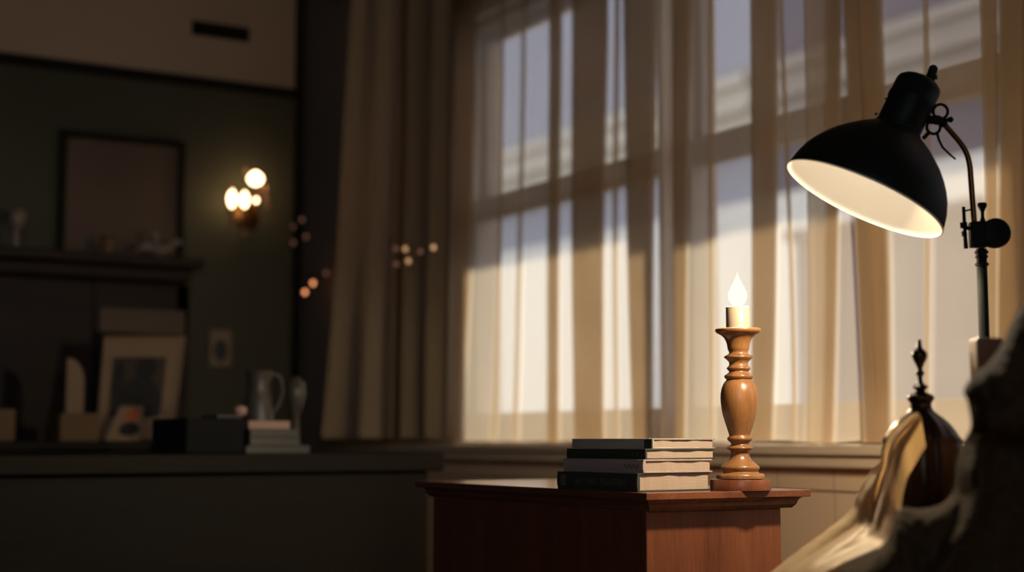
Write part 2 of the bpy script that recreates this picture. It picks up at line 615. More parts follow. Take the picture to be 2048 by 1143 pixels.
for (dz0, dz1, pr) in ((-0.16, 0.0, 0.42), (-0.42, -0.16, 0.30), (-0.52, -0.42, 0.36), (-0.95, -0.52, 0.16), (-1.05, -0.95, 0.22)):
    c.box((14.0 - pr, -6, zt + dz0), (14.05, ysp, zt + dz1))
c.build('cornice', M['stone_dim'], root, smooth=False)
low = thing('low_building', 'low flat roofed grey building across the street, seen low through the curtains beside the lamp', 'building', (12.0, 6, -3.0))
MB().box((11.0, -6, -3.0), (13.2, 12.6, 3.05)).build('building_wall', M['facade_dark'], low, smooth=False)
MB().box((10.9, -6, 3.05), (13.3, 12.7, 3.16)).build('flat_roof', M['facade_dark'], low, smooth=False)

# awning over the windows: canvas sloping out and down, with scallop-free valance
aw = thing('awning', 'beige canvas awning over the windows outside', 'awning', (WX1, 3.0, 3.1))
AWX, AWZ = 3.70, 2.86
g = []
for i in range(25):
    y = 0.3 + i * (6.6 / 24)
    sag = 0.004 * cos(i * pi)
    g.append([(WX1, y, 3.30), (WX1 + 0.29, y, 3.20 + sag), (WX1 + 0.58, y, 3.09 + sag), (AWX, y, AWZ + 0.12), (AWX + 0.01, y, AWZ)])
MB().grid(g).build('canvas', M['awning'], aw)
b = MB()
for y in (0.35, 3.53, 6.85):
    b.tube([(WX1, y, 3.0), (AWX - 0.02, y, AWZ + 0.10)], 0.012)
b.tube([(AWX - 0.02, 0.3, AWZ + 0.11), (AWX - 0.02, 6.9, AWZ + 0.11)], 0.012)
b.build('awning_frame', M['black_metal'], aw)

# ------------------------------------------------------------------ curtains
# boundaries are listed along the rail: (upper, lower) position and whether the stretch is a single sheet or a pressed pleat
PAN_A = [(890, 877), ('s', 912, 910), ('p', 945, 927), ('s', 999, 988), ('n', 1004, 996), ('s', 1040, 1033), ('n', 1047, 1041), ('s', 1103, 1103),
         ('p', 1122, 1120), ('s', 1150, 1153), ('p', 1212, 1207), ('s', 1229, 1229), ('n', 1237, 1235), ('s', 1257, 1268)]
PAN_B = [(1256, 1267), ('p5', 1312, 1308), ('s', 1355, 1360), ('p', 1382, 1376), ('s', 1421, 1423), ('n', 1427, 1428), ('s', 1507, 1507), ('p', 1552, 1545),
         ('s', 1565, 1580), ('n', 1571, 1585), ('s', 1620, 1622), ('h', 1655, 1648), ('p', 1680, 1667), ('s', 1720, 1744)]
PAN_C = [(1710, 1733), ('p7', 1772, 1780), ('s', 1850, 1849), ('n', 1858, 1855), ('s', 1970, 1985), ('p', 1996, 1999), ('s', 2010, 2010), ('p7', 2056, 2054),
         ('s', 2130, 2130), ('p', 2170, 2170), ('s', 2260, 2260), ('p', 2300, 2300)]


def curtain(name, label, pan, X, mat, ztop=2.72, zbot=0.857, seed=0, group='sheer curtains at the windows'):
    yu = lambda x: at_x(x, 250, X - 0.014).y
    yl = lambda x: at_x(x, 750, X - 0.014).y
    zu, zl = at_x(1500, 250, D).z, at_x(1500, 750, D).z
    path = []        # (upper y, lower y, dx)

    def add(a, b, n, d0, d1, wav):
        for k in range(n + 1):
            t = k / n
            path.append((yu(a[0]) * (1 - t) + yu(b[0]) * t, yl(a[1]) * (1 - t) + yl(b[1]) * t,
                         d0 + (d1 - d0) * t + wav * sin(pi * t)))
    cur = pan[0]
    rnd = random.Random(seed)
    for it in pan[1:]:
        kind, nxt = it[0], (it[1], it[2])
        if kind == 's':
            add(cur, nxt, 8, 0.0, 0.0, rnd.uniform(-0.008, 0.008))
        elif kind == 'h':
            add(cur, nxt, 4, 0.0, 0.012, 0.0)
            add(nxt, cur, 4, 0.016, 0.018, 0.0)
            add(cur, nxt, 4, 0.022, 0.024, 0.0)
        else:
            n = {'p': 2, 'n': 1, 'p5': 2, 'p7': 3}[kind]
            st = 0.004
            lev = 0
            for r in range(n):
                add(cur, nxt, 5, st * lev, st * (lev + 0.4), 0.002)
                add(nxt, cur, 5, st * (lev + 0.9), st * (lev + 1.3), 0.0)
                lev += 1.8
            add(cur, nxt, 5, st * lev, 0.0, 0.003)
        cur = nxt
    rows = []
    NZ = 22
    for j in range(NZ + 1):
        t = j / NZ
        z = ztop + (zbot - ztop) * t
        s = (zu - z) / (zu - zl)
        row = []
        for i, (a, b2, dx) in enumerate(path):
            y = a + (b2 - a) * max(-0.6, min(1.25, s))
            w = 0.012 * noise.noise(Vector((y * 2.3, z * 0.8, seed))) * (0.3 + t)
            y += 0.005 * sin(z * 3.1 + y * 4 + seed)
            zz = z + (0.006 * noise.noise(Vector((y * 6, seed, 1))) if j == NZ else 0)
            row.append((X - dx + w - 0.012, y, zz))
        rows.append(row)
    o = MB().grid(rows).build(name, mat, angle=180)
    tag(o, label, 'curtain', group)
    return o


curtain('sheer_curtain', 'sheer pleated curtain over the far window, left of the candlestick and beside the shaded part of the drape', PAN_A, D + 0.03, M['sheer'], seed=1)
curtain('sheer_curtain', 'sheer pleated curtain hanging right behind the wooden candlestick', PAN_B, D - 0.016, M['sheer'], seed=2)
curtain('sheer_curtain', 'sheer pleated curtain hanging behind the lamp pole at the right edge', PAN_C, D + 0.03, M['sheer'], seed=3)

# gathered drape at the far end of the window wall, its shaded part a separate darker sheet
def drape(label, mat, xl0, xl1, pw, xr0, xr1, X0, folds, amp0, seed, lift):
    rows = []
    NP, NZ = 120, 20
    for j in range(NZ + 1):
        t = j / NZ
        z = 2.72 + (0.868 - 2.72) * t
        row = []
        for i in range(NP + 1):
            s_ = i / NP
            xl = xl0 + (xl1 - xl0) * t ** pw
            xr = xr0 + (xr1 - xr0) * t
            base = at_x(xl + (xr - xl) * s_, 500, 2.40).y
            ph = 2 * pi * s_ * folds + seed
            dx = amp0 * (1 + 0.3 * sin(3 * s_ + 1)) * sin(ph) + 0.3 * amp0 * sin(2.3 * ph + 1 + 0.6 * t)
            X = X0 + dx * (0.75 + 0.3 * t) + 0.008 * noise.noise(Vector((s_ * 5, t * 3, 4 + seed)))
            zz = z + (lift * max(0, 0.25 - s_) / 0.25 if j == NZ else 0)
            row.append((min(X, 2.462), base + 0.02 * cos(ph), zz))
        rows.append(row)
    o_ = MB().grid(rows).build('drape', mat, angle=180)
    return tag(o_, label, 'curtain')


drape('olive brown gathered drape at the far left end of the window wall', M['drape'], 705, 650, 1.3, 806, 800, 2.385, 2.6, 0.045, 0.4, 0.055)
drape('shaded part of the gathered drape, coloured darker, between its olive brown part and the first sheer curtain', M['drape_shaded'], 802, 797, 1.0, 892, 881, 2.425, 2.2, 0.03, 2.0, 0.0)
rod = thing('curtain_rod', 'dark curtain rod above the windows', 'curtain rod', (2.49, 3.2, 2.73))
MB().tube([(2.49, 0.6, 2.735), (2.49, 5.75, 2.735)], 0.014).build('rod', M['black_metal'], rod)
for y in (0.7, 3.5, 5.7):
    MB().tube([(2.49, y, 2.735), (WX0, y, 2.735)], 0.008).build('bracket', M['black_metal'], rod)

# ------------------------------------------------------------------ side cabinet
TOP_Z = EYE - 0.0875
K = at_depth(1293, 985, 2.505)
K.z = TOP_Z
LX = solve_len(K, Vector((1, 0, 0)), 1622)
LY = solve_len(K, Vector((0, 1, 0)), 830)
cab = thing('side_cabinet', 'polished orange brown wooden cabinet holding the books and candlestick', 'cabinet', (K.x + LX / 2, K.y + LY / 2, 0))
prof = [(0.0, 0.0), (0.0, -0.012), (0.0105, -0.0135), (0.0145, -0.0165), (0.0165, -0.0205), (0.018, -0.026), (0.022, -0.030), (0.0235, -0.0325)]
b = MB()
rws = []
for ins, dz in prof:
    x0, x1, y0, y1 = K.x + ins, K.x + LX - ins, K.y + ins, K.y + LY - ins
    rws.append([(x0, y0, TOP_Z + dz), (x1, y0, TOP_Z + dz), (x1, y1, TOP_Z + dz), (x0, y1, TOP_Z + dz)])
b.grid(rws, closed=True)
b.bm.faces.new([v for v in b.bm.verts][:4])
b.bm.verts.ensure_lookup_table()
b.bm.faces.new(list(b.bm.verts)[-4:])
b.build('cabinet_top', M['cab_top'], cab, smooth=False, bevel=0.0012)
INS = 0.042
x0, x1, y0, y1 = K.x + INS * 0.55, K.x + LX - INS, K.y + INS * 0.8, K.y + LY - INS
MB().box((x0, y0, 0.06), (x1, y1, TOP_Z - 0.0325)).build('cabinet_body', M['cab_wood'], cab, smooth=False, bevel=0.002)
MB().box((x0 + 0.02, y0 + 0.02, 0.0), (x1 - 0.02, y1 - 0.02, 0.06)).build('plinth', M['cab_wood'], cab, smooth=False)

# ------------------------------------------------------------------ books
YAW = radians(-4.4)
SD = Vector((sin(YAW), cos(YAW), 0))          # along the spine
PD = Vector((cos(YAW), -sin(YAW), 0))         # away from the spine
BK = [  # corner px x, far end of spine px x, far end of pages px x, corner depth, thickness, material, label
    (1275, 1115, 1421, 2.555, 0.0315, 'cov_black', 'thick black hardcover with faded spine lettering, bottom of the stack on the cabinet'),
    (1287, 1127, 1425, 2.560, 0.0232, 'cov_brown', 'grey brown hardcover, second from the bottom of the stack on the cabinet'),
    (1291, 1133, 1431, 2.565, 0.0178, 'cov_black', 'thin black hardcover between the two greyish books on the cabinet'),
    (1305, 1144, 1431, 2.590, 0.0176, 'cov_grey', 'grey hardcover with a black spine band, topmost of the stack on the cabinet'),
]
zb = TOP_Z
for bi, (cx_, sx_, px_, dep, th, mt, lab) in enumerate(BK):
    v = ray(cx_, 940)
    p = CAM + v * dep
    p.z = zb
    ls = solve_len(p, SD, sx_)
    lp = solve_len(p, PD, px_)
    bk = thing('book', lab, 'book', p + (SD * ls + PD * lp) / 2, 'books stacked on the cabinet')
    T = Matrix((PD, SD, Vector((0, 0, 1)))).transposed().to_4x4()
    T.translation = p
    tb = 0.0022 if th < 0.02 else 0.0028
    b = MB()
    b.box((0, 0, 0), (lp, ls, tb), T)
    b.box((0, 0, th - tb), (lp, ls, th), T)
    # rounded spine
    n = 9
    poly = []
    for k in range(n):
        a = -pi / 2 + pi * k / (n - 1)
        poly.append((tb * 0.9 - cos(a) * tb * (1.4 if th > 0.02 else 0.9), th / 2 + sin(a) * th / 2))
    q = [T @ Vector((x, 0, z)) for x, z in poly] + [T @ Vector((tb * 2, 0, th)), T @ Vector((tb * 2, 0, 0))]
    b.prism(q, SD * ls)
    b.build('cover', M[mt], bk, bevel=0.0006)
    pg = MB()
    ov = 0.0035
    rowsP = []
    g0 = 0.003
    nz = 6
    wv = []
    for k in range(13):
        x = tb + (lp - 0.004 - tb) * k / 12
        wob = 0.0009 * sin(k * 0.9 + bi) + 0.0006 * sin(k * 2.1 + bi * 2)
        wv.append((x, g0 + wob))
    low = [T @ Vector((x, y, tb)) for x, y in wv] + [T @ Vector((wv[-1][0], ls - ov, tb)), T @ Vector((wv[0][0], ls - ov, tb))]
    pg.prism(low, (0, 0, th - 2 * tb))
    pg.build('pages', M['page'], bk, smooth=False)
    # print on the spine
    fx = -tb * 0.55
    def strokes(items, mat, nm):
        q = MB()
        for (a, c, z0, z1) in items:
            q.box((fx, a * ls, z0 * th), (fx + 0.002, c * ls, z1 * th), T)
        q.build(nm, M[mat], bk, smooth=False)
    rr = random.Random(bi)
    if bi == 0:
        it = []
        a = 0.14
        for wlen in (6, 5):
            for _ in range(wlen):
                w = rr.uniform(0.035, 0.05)
                it += [(a, a + 0.008, 0.3, 0.68), (a + w - 0.016, a + w - 0.008, 0.3, 0.68)]
                zc = rr.choice((0.3, 0.46, 0.6))
                it.append((a, a + w - 0.008, zc, zc + 0.08))
                a += w + 0.008
            a += 0.05
        strokes(it, 'ink', 'spine_lettering')
        strokes([(0.88, 0.95, 0.2, 0.82)], 'ink', 'spine_panel')
    elif bi == 1:
        it = []
        a = 0.05
        for k in range(7):
            w = rr.uniform(0.012, 0.02)
            it += [(a, a + 0.004, 0.36, 0.6), (a, a + w, 0.36 if k % 2 else 0.52, 0.42 if k % 2 else 0.6)]
            a += w + 0.01
        strokes(it, 'ink_dark', 'spine_lettering')
    elif bi == 2:
        strokes([(0.14, 0.146, 0.25, 0.75), (0.09, 0.094, 0.3, 0.7)], 'ink', 'spine_lettering')
    else:
        q = MB()
        q.box((fx - 0.0006, -0.0003, 0.0008), (fx + 0.002, 0.085 * ls, th - 0.0008), T)
        q.build('spine_band', M['cov_black'], bk, smooth=False)
        strokes([(0.035, 0.05, 0.5, 0.78)], 'ink', 'spine_mark')
    zb += th + 0.0002

# ------------------------------------------------------------------ candlestick and candle
CD = 2.66
cb = at_depth(1481, 970, CD)
cb.z = TOP_Z
k = CD / F / 3.175
P = [(192, 1084), (193, 1080), (193, 1024), (190, 1017), (152, 1012), (153, 1000), (151, 988), (144, 981), (120, 978), (112, 968), (118, 955),
     (124, 944), (120, 934), (104, 921), (86, 906), (70, 890), (61, 872), (57, 855), (57, 842), (66, 832), (81, 824), (83, 818), (79, 812), (62, 804),
     (55, 796), (58, 786), (68, 778), (79, 766), (80, 758), (76, 750), (66, 742), (67, 734), (74, 712), (84, 680), (95, 645), (105, 610), (113, 570),
     (118, 530), (119, 500), (117, 470), (111, 440), (101, 415), (90, 398), (80, 388), (78, 384), (88, 376), (93, 366), (91, 358), (76, 348), (63, 338),
     (61, 332), (70, 322), (77, 314), (75, 308), (64, 298), (60, 286), (62, 272), (76, 256), (91, 245), (92, 238), (86, 232), (66, 224), (59, 214), (62, 202), (68, 192),
     (70, 178), (73, 158), (80, 136), (92, 115), (112, 98), (136, 86), (146, 76), (147, 66), (143, 59), (100, 57), (80, 60), (0.5, 62)]
st = thing('candlestick', 'turned honey coloured wooden candlestick standing on the cabinet', 'candlestick', cb)
split = 4
pr = [(r * k, (1084 - y) * k) for r, y in P]
MB().lathe([(0.0005, pr[0][1])] + pr[:split] + [(0.02, pr[3][1])], 72, cb).build('base_plate', M['cab_wood'], st, angle=50)
MB().lathe([(0.02, pr[3][1] - 0.001)] + pr[split:], 72, cb).build('turned_stem', M['honey'], st, angle=60)
ctop = cb + Vector((0, 0, (1084 - 62) * k))
kc = CD / F
cd = thing('candle', 'cream electric candle with a flame shaped glowing bulb on the wooden candlestick', 'candle', ctop)
R = 24 * kc
H = 46 * kc
MB().lathe([(0.0005, 0), (R, 0), (R, H - 0.0015), (R - 0.001, H - 0.0003), (R - 0.003, H), (0.008, H - 0.001), (0.0005, H - 0.001)], 48, ctop).build('candle_body', M['cream'], cd, angle=60)
fl = [(0.0005, -0.002), (8, 0), (14, 6), (18.5, 14), (20, 22), (18, 31), (14, 40), (9, 49), (5, 57), (2.5, 64), (0.6, 70)]
MB().lathe([(0.0005, -0.002)] + [(r * kc, z * kc) for r, z in fl[1:]], 32, ctop + Vector((0, 0, H))).build('flame_bulb', M['flame'], cd, angle=180)

# ------------------------------------------------------------------ reading lamp
LD = 2.4
lk = LD / F
def lp_(x, y, dd=0.0):
    return at_depth(x, y, LD + dd)
pole_x, pole_y = lp_(1968, 660).x, lp_(1968, 660).y
lamp = thing('reading_lamp', 'black metal floor lamp with a tilted dome shade glowing inside, standing by the curtains', 'lamp', (pole_x, pole_y, 0))
Z = Vector((0, 0, 1))
tilt = radians(26.5)
AX = (RT * sin(tilt) + Z * cos(tilt)).normalized()      # from opening up to the cap
VX = (RT * cos(tilt) - Z * sin(tilt)).normalized()
WX_ = AX.cross(VX)
C0 = lp_(1728, 398)
RM = Matrix((VX, WX_, AX)).transposed()
outer = [(165, 0), (166, 3), (164, 14), (160, 32), (152, 54), (142, 72), (129, 90), (113, 108), (95, 124), (76, 139), (58, 151), (47, 157)]
inner = [(r - 4, t) for r, t in outer]
pr = [(r * lk, t * lk) for r, t in outer]
MB().lathe(pr, 96, C0, RM, close=False).build('lamp_shade', M['black'], lamp, angle=180)
MB().lathe([(165 * lk, -1 * lk)] + [(162 * lk, 2 * lk)] + [(r * lk, (t - 2) * lk) for r, t in inner[2:]] + [(0.001, 150 * lk)], 96, C0, RM, close=False).build('shade_lining', M['shade_in'], lamp, angle=180)
MB().lathe([(164.5 * lk, -1.5 * lk), (167 * lk, -0.5 * lk), (167 * lk, 1.5 * lk), (164 * lk, 1.5 * lk), (163 * lk, 0), (164.5 * lk, -1.5 * lk)], 96, C0, RM, close=False).build('shade_rim', M['shade_in'], lamp, angle=60)
hs = [(47, 150), (49, 154), (49, 160), (46, 163), (46, 214), (48, 217), (48, 228), (46.5, 231), (46.5, 256), (44, 264), (36, 271), (14, 275), (1, 275)]
MB().lathe([(r * lk, t * lk) for r, t in hs], 64, C0, RM).build('socket_housing', M['black'], lamp, angle=40)
fp = lambda s, t, w=0.0: C0 + VX * (s * lk) + AX * (t * lk) + WX_ * (w * lk)
MB().tube([fp(14, 270), fp(15, 280), fp(15, 284), fp(14, 290), fp(13, 298), fp(12, 306), fp(12, 310)], [9 * lk, 9 * lk, 11 * lk, 9 * lk, 9.5 * lk, 9 * lk, 5 * lk], 16).build('switch_knob', M['black'], lamp)
MB().sphere(fp(24, 288, -6), 4.5 * lk, (0.7, 0.7, 1.2)).build('switch_button', M['brass'], lamp)
for s_, t_ in ((-47, 205), (-52, 168)):
    MB().sphere(fp(s_, t_), 3.0 * lk).build('screw', M['brass'], lamp)
MB().lathe([(0.012, 0), (0.017, 0.006), (0.03, 0.03), (0.033, 0.045), (0.028, 0.06), (0.016, 0.08), (0.014, 0.1)][::-1] and
           [(0.0005, -0.002), (0.018, 0.002), (0.029, 0.016), (0.032, 0.03), (0.028, 0.046), (0.017, 0.062), (0.014, 0.085)], 32, C0 + AX * (58 * lk), RM).build('bulb', M['bulb'], lamp, angle=180)
# swivel bracket of two rings with a pinch knob
nv = -FW
b = MB()
b.ring(lp_(1881, 223), nv, 14.5 * lk, 3 * lk)
b.ring(lp_(1867, 254), nv, 13.5 * lk, 3 * lk)
b.sphere(lp_(1874, 240), 11 * lk, (1.3, 1, 0.9))
b.sphere(lp_(1887, 247), 8 * lk, (1.1, 1, 1))
b.tube([lp_(1866, 240), lp_(1840, 235)], 9 * lk)
b.tube([lp_(1858, 265), lp_(1846, 277)], 4 * lk)
b.tube([lp_(1885, 243), lp_(1898, 239)], 4 * lk)
b.sphere(lp_(1901, 239), 6 * lk)
b.build('swivel_bracket', M['black_metal'], lamp)
MB().tube([lp_(1874, 266), lp_(1878, 280), lp_(1885, 294), lp_(1897, 306), lp_(1911, 318)], [3 * lk, 2.6 * lk, 2.4 * lk, 2.2 * lk, 1.8 * lk], 10).build('pull_wire', M['black_metal'], lamp)


def smooth_path(pts, n=6):
    out = []
    P_ = [pts[0]] + pts + [pts[-1]]
    for i in range(1, len(P_) - 2):
        for q in range(n):
            t = q / n
            a, b_, c_, d_ = P_[i - 1], P_[i], P_[i + 1], P_[i + 2]
            out.append(0.5 * ((2 * b_) + (c_ - a) * t + (2 * a - 5 * b_ + 4 * c_ - d_) * t * t + (3 * b_ - a - 3 * c_ + d_) * t ** 3))
    out.append(pts[-1])
    return out


arm = [lp_(*q) for q in ((1890, 250), (1904, 266), (1920, 285), (1932, 304), (1939, 328), (1942, 360), (1945, 400), (1949, 450))]
MB().tube(smooth_path(arm), 5.6 * lk, 16).build('arm', M['brass'], lamp)
b = MB()
b.box((-17 * lk, -14 * lk, -26 * lk), (17 * lk, 14 * lk, 26 * lk), Matrix.Translation(lp_(1957, 469)) @ Matrix.Rotation(-AZ, 4, 'Z'))
b.build('joint_block', M['black_metal'], lamp, bevel=0.003)
RD = Matrix((RT, Z, -RT.cross(Z) * -1)).transposed()
MB().lathe([(24 * lk, -0.012), (29 * lk, -0.008), (30 * lk, 0.0), (30 * lk, 0.006), (27 * lk, 0.010), (10 * lk, 0.013), (4 * lk, 0.013)], 48, lp_(1990, 466.5), Matrix((RT, Z, RT.cross(Z))).transposed()).build('joint_wheel', M['black_metal'], lamp)
MB().lathe([(4 * lk, 0), (6 * lk, 2 * lk), (3.5 * lk, 10 * lk), (3.5 * lk, 20 * lk), (5 * lk, 24 * lk), (9 * lk, 32 * lk), (9.5 * lk, 36 * lk), (8 * lk, 39 * lk)], 24, lp_(1965.5, 444)).build('thumbscrew', M['black_metal'], lamp)
b = MB()
b.tube([lp_(1927, 413), lp_(1928, 430), lp_(1930, 470), lp_(1932, 497)], [3.4 * lk, 3.4 * lk, 4 * lk, 4.6 * lk], 12)
b.tube([lp_(1927, 444), lp_(1928, 456)], [7 * lk, 7 * lk], 14)
b.tube([lp_(1928, 462), lp_(1929, 472)], [5.5 * lk, 5.5 * lk], 14)
b.tube([lp_(1928, 422), lp_(1944, 418)], 1.8 * lk, 8)
b.tube([lp_(1929, 455), lp_(1944, 457)], 4 * lk, 10)
b.build('clamp_bar', M['black_metal'], lamp)
pt = lp_(1966.5, 495)
b = MB()
b.tube([Vector((pole_x, pole_y, pt.z)), Vector((pole_x, pole_y, 0.02))], 10.5 * lk, 24)
b.build('pole', M['black_metal'], lamp)
b = MB()
for dy, rr_ in ((502, 13.5), (511, 12.5), (527, 13.5)):
    q = lp_(1966.5, dy)
    b.lathe([(10 * lk, -3.5 * lk), (rr_ * lk, -2.5 * lk), (rr_ * lk, 2.5 * lk), (10 * lk, 3.5 * lk)], 24, (pole_x, pole_y, q.z))
b.build('collar', M['black_metal'], lamp)
MB().lathe([(0.13, 0), (0.132, 0.006), (0.125, 0.014), (0.06, 0.022), (0.02, 0.03), (0.012, 0.04)], 48, (pole_x, pole_y, 0)).build('lamp_base', M['black_metal'], lamp)

# ------------------------------------------------------------------ foreground: draped chair, urn, throws
UD = 2.1
uk = UD / F
ub = at_depth(1850, 1100, UD)
urn = thing('lidded_urn', 'dark bronze lidded urn with a tall spire finial, half wrapped in the golden throw', 'urn', ub)
uy = lambda y: (1100 - y) * uk
body = [(30, 1100), (44, 1098), (46, 1085), (52, 1070), (62, 1045), (71, 1015), (77, 985), (79, 955), (79, 925), (76, 900), (72, 884)]
lid = [(74, 886), (75, 880), (69, 872), (62, 860), (53, 848), (44, 839), (33, 830), (24, 822), (20, 814), (20, 806)]
fin = [(20, 808), (25, 801), (27.5, 796), (24, 790), (12, 785), (8.5, 781), (13, 777), (16, 774), (12, 770), (6, 766), (4.5, 758), (5, 752), (8.5, 748), (8.5, 744),
       (5, 740), (5.5, 735), (9, 727), (14, 717), (15.5, 710), (14, 703), (9, 698), (5.5, 694), (4.5, 686), (3.5, 678), (0.5, 676)]
def ribbed(prof, n, amp, seg=96):
    b = MB()
    rings = []
    for r, y in prof:
        rings.append([ub + Vector((r * uk * (1 + amp * abs(sin(n * 0.5 * 2 * pi * i / seg))) * cos(2 * pi * i / seg),
                                    r * uk * (1 + amp * abs(sin(n * 0.5 * 2 * pi * i / seg))) * sin(2 * pi * i / seg), uy(y))) for i in range(seg)])
    b.grid(rings, closed=True)
    b.bm.verts.ensure_lookup_table()
    b.bm.faces.new(list(b.bm.verts)[:seg])
    b.bm.faces.new(list(b.bm.verts)[-seg:])
    return b
ribbed(body, 12, 0.05).build('urn_body', M['bronze'], urn, angle=60)
ribbed(lid, 12, 0.05).build('lid', M['bronze'], urn, angle=60)
MB().lathe([(r * uk, uy(y)) for r, y in fin], 40, ub).build('finial', M['bronze'], urn, angle=60)

# small round stand under the urn
stand = thing('plant_stand', 'dark wooden stand under the bronze urn, hidden by the golden throw', 'stand', (ub.x, ub.y, 0))
MB().lathe([(0.005, ub.z - 0.022), (0.058, ub.z - 0.022), (0.06, ub.z - 0.018), (0.06, ub.z - 0.004), (0.057, ub.z), (0.005, ub.z)], 40, (ub.x, ub.y, 0)).build('stand_top', M['dark_wood'], stand)
MB().lathe([(0.05, 0.0), (0.05, 0.02), (0.022, 0.05), (0.018, 0.3), (0.026, 0.45), (0.016, ub.z - 0.1), (0.022, ub.z - 0.022)], 32, (ub.x, ub.y, 0)).build('stand_leg', M['dark_wood'], stand)


def spline_px(pts, n):
    pv_ = [Vector((p[0], p[1], p[2])) for p in pts]
    return smooth_path(pv_, n)


def inflated(ridge, sweep, nfront, depth_fn, noise_fn, back=0.12):
    """a cloth mass: its ridge line, from which it falls forwards (towards the room) and backwards"""
    rows = []
    for (x, y, d) in ridge:
        r = []
        for kk in range(6, 0, -1):
            t = kk / 6
            r.append(at_depth(x + sweep[0] * t * 0.45, y + sweep[1] * t * 0.45, d + back * (1 - (1 - t) ** 2) + 0.02 * t))
        for kk in range(nfront + 1):
            t = (kk / nfront) ** 1.5
            xx, yy = x + sweep[0] * t, y + sweep[1] * t
            dd = d - depth_fn(t)
            dd += noise_fn(xx, yy, t)
            r.append(at_depth(xx, yy, dd))
        rows.append(r)
    return rows


def fbm(x, y, s, seed):
    return noise.fractal(Vector((x * s, y * s, seed)), 1.0, 2.0, 4)


# golden throw: a silky sheet falling from the urn down to the left
SIL = [(1430, 1240), (1485, 1190), (1540, 1143), (1590, 1103), (1651, 1058), (1699, 1019), (1712, 990), (1724, 966), (1745, 937), (1763, 917), (1768, 892), (1783, 858), (1808, 837), (1834, 823)]
INN = [(1500, 1290), (1560, 1230), (1640, 1152), (1690, 1122), (1740, 1102), (1772, 1087), (1787, 1055), (1792, 1029), (1790, 1000), (1792, 962), (1797, 925), (1806, 892), (1822, 866), (1842, 832)]
DS = [2.16, 2.16, 2.16, 2.16, 2.15, 2.14, 2.13, 2.12, 2.11, 2.075, 2.06, 2.05, 2.04, 2.04]
DI = [1.94, 1.94, 1.94, 1.95, 1.96, 1.965, 1.97, 1.985, 1.995, 1.995, 2.0, 2.01, 2.015, 2.03]
sil = spline_px([(a_[0], a_[1], d_) for a_, d_ in zip(SIL, DS)], 8)
inn = spline_px([(a_[0], a_[1], d_) for a_, d_ in zip(INN, DI)], 8)
rows = []
for i, (p_, q_) in enumerate(zip(sil, inn)):
    u = i / (len(sil) - 1)
    r = []
    for kk in range(5, 0, -1):
        t = kk / 5
        w_ = max(0.0, 1 - u / 0.75)
        r.append(at_depth(p_.x + 12 * t * w_, p_.y + 2 + 150 * t ** 1.4 * w_, p_.z + (0.035 * w_ + 0.001) * sqrt(t)))
    for kk in range(31):
        v = kk / 30
        m_ = p_.lerp(q_, v)
        amp = sin(pi * min(1, v * 1.15)) if v < 0.87 else 0.0
        f = 0.5 * sin(2 * pi * (v * 2.3 + 0.35 * sin(u * 5.0) + 0.15)) + 0.5 * noise.noise(Vector((u * 4, v * 5, 8.0)))
        crease = exp(-((v - 0.42 - 0.15 * sin(u * 6)) / 0.07) ** 2) * max(0, sin((u - 0.3) * pi / 0.55)) if 0.3 < u < 0.85 else 0
        dep = m_.z + amp * (0.012 * f + 0.035 * crease)
        r.append(at_depth(m_.x, m_.y + amp * (5 * f + 4 * crease), dep))
    for kk in range(1, 7):
        t = kk / 6
        r.append(at_depth(q_.x + 10 * t, q_.y + 60 * t, q_.z + 0.012 * t))
    rows.append(r)
o = MB().grid(rows).build('throw_blanket', M['gold_cloth'], subsurf=1, angle=180)
tag(o, 'golden tan throw falling down to the left from the bronze urn', 'blanket')

# dark woolly throw heaped in front of the urn and over the chair back
rg = spline_px([(1560, 1260, 1.77), (1600, 1205, 1.77), (1645, 1158, 1.77), (1700, 1121, 1.77), (1760, 1090, 1.84), (1782, 1060, 1.85), (1790, 1030, 1.85), (1805, 1012, 1.86), (1840, 1016, 1.86), (1880, 1006, 1.86),
                (1906, 978, 1.86), (1912, 925, 1.85), (1924, 885, 1.84), (1940, 852, 1.77), (1934, 805, 1.76), (1926, 779, 1.76), (1948, 747, 1.76),
                (1975, 725, 1.76), (2004, 684, 1.76), (2016, 655, 1.76), (2030, 628, 1.76), (2046, 604, 1.76), (2075, 575, 1.76), (2120, 560, 1.76), (2200, 556, 1.76)], 7)


def dark_noise(x, y, t):
    f = 0.030 * fbm(x + 0.35 * y, y * 0.45, 0.012, 5.5) + 0.008 * fbm(x, y, 0.05, 1.5)
    # one long fold hanging from the notch beside the urn
    cxf = 1945 + 14 * sin((y - 880) * 0.02) - max(0, y - 1040) * 0.45
    f -= 0.035 * exp(-((x - cxf) / 26.0) ** 2) * (1 if y > 870 else 0)
    return f * min(1, t * 10)


rows = []
for i, (x, y, d) in enumerate(rg):
    a = max(0.0, min(1.0, (y - 600) / 160.0))
    low = max(0.0, min(1.0, (1925 - x) / 40.0)) if y > 900 else 0.0
    ang = radians(62 - 60 * a) * (1 - low) + radians(70) * low
    sw = (330 * cos(ang), 420 * sin(ang))
    r = []
    for kk in range(5, 0, -1):
        t = kk / 5
        r.append(at_depth(x + sw[0] * t * 0.25, y + sw[1] * t * 0.25, d + 0.03 * (1 - (1 - t) ** 2)))
    for kk in range(41):
        t = (kk / 40) ** 1.4
        xx, yy = x + sw[0] * t, y + sw[1] * t
        r.append(at_depth(xx, yy, d - 0.06 * (1 - exp(-t * 16)) - 0.02 * t + dark_noise(xx, yy, t)))
    rows.append(r)
o = MB().grid(rows).build('woolly_throw', M['dark_throw'], subsurf=1, angle=180)
tag(o, 'dark brown woolly throw heaped at the right edge in front of the bronze urn', 'blanket')

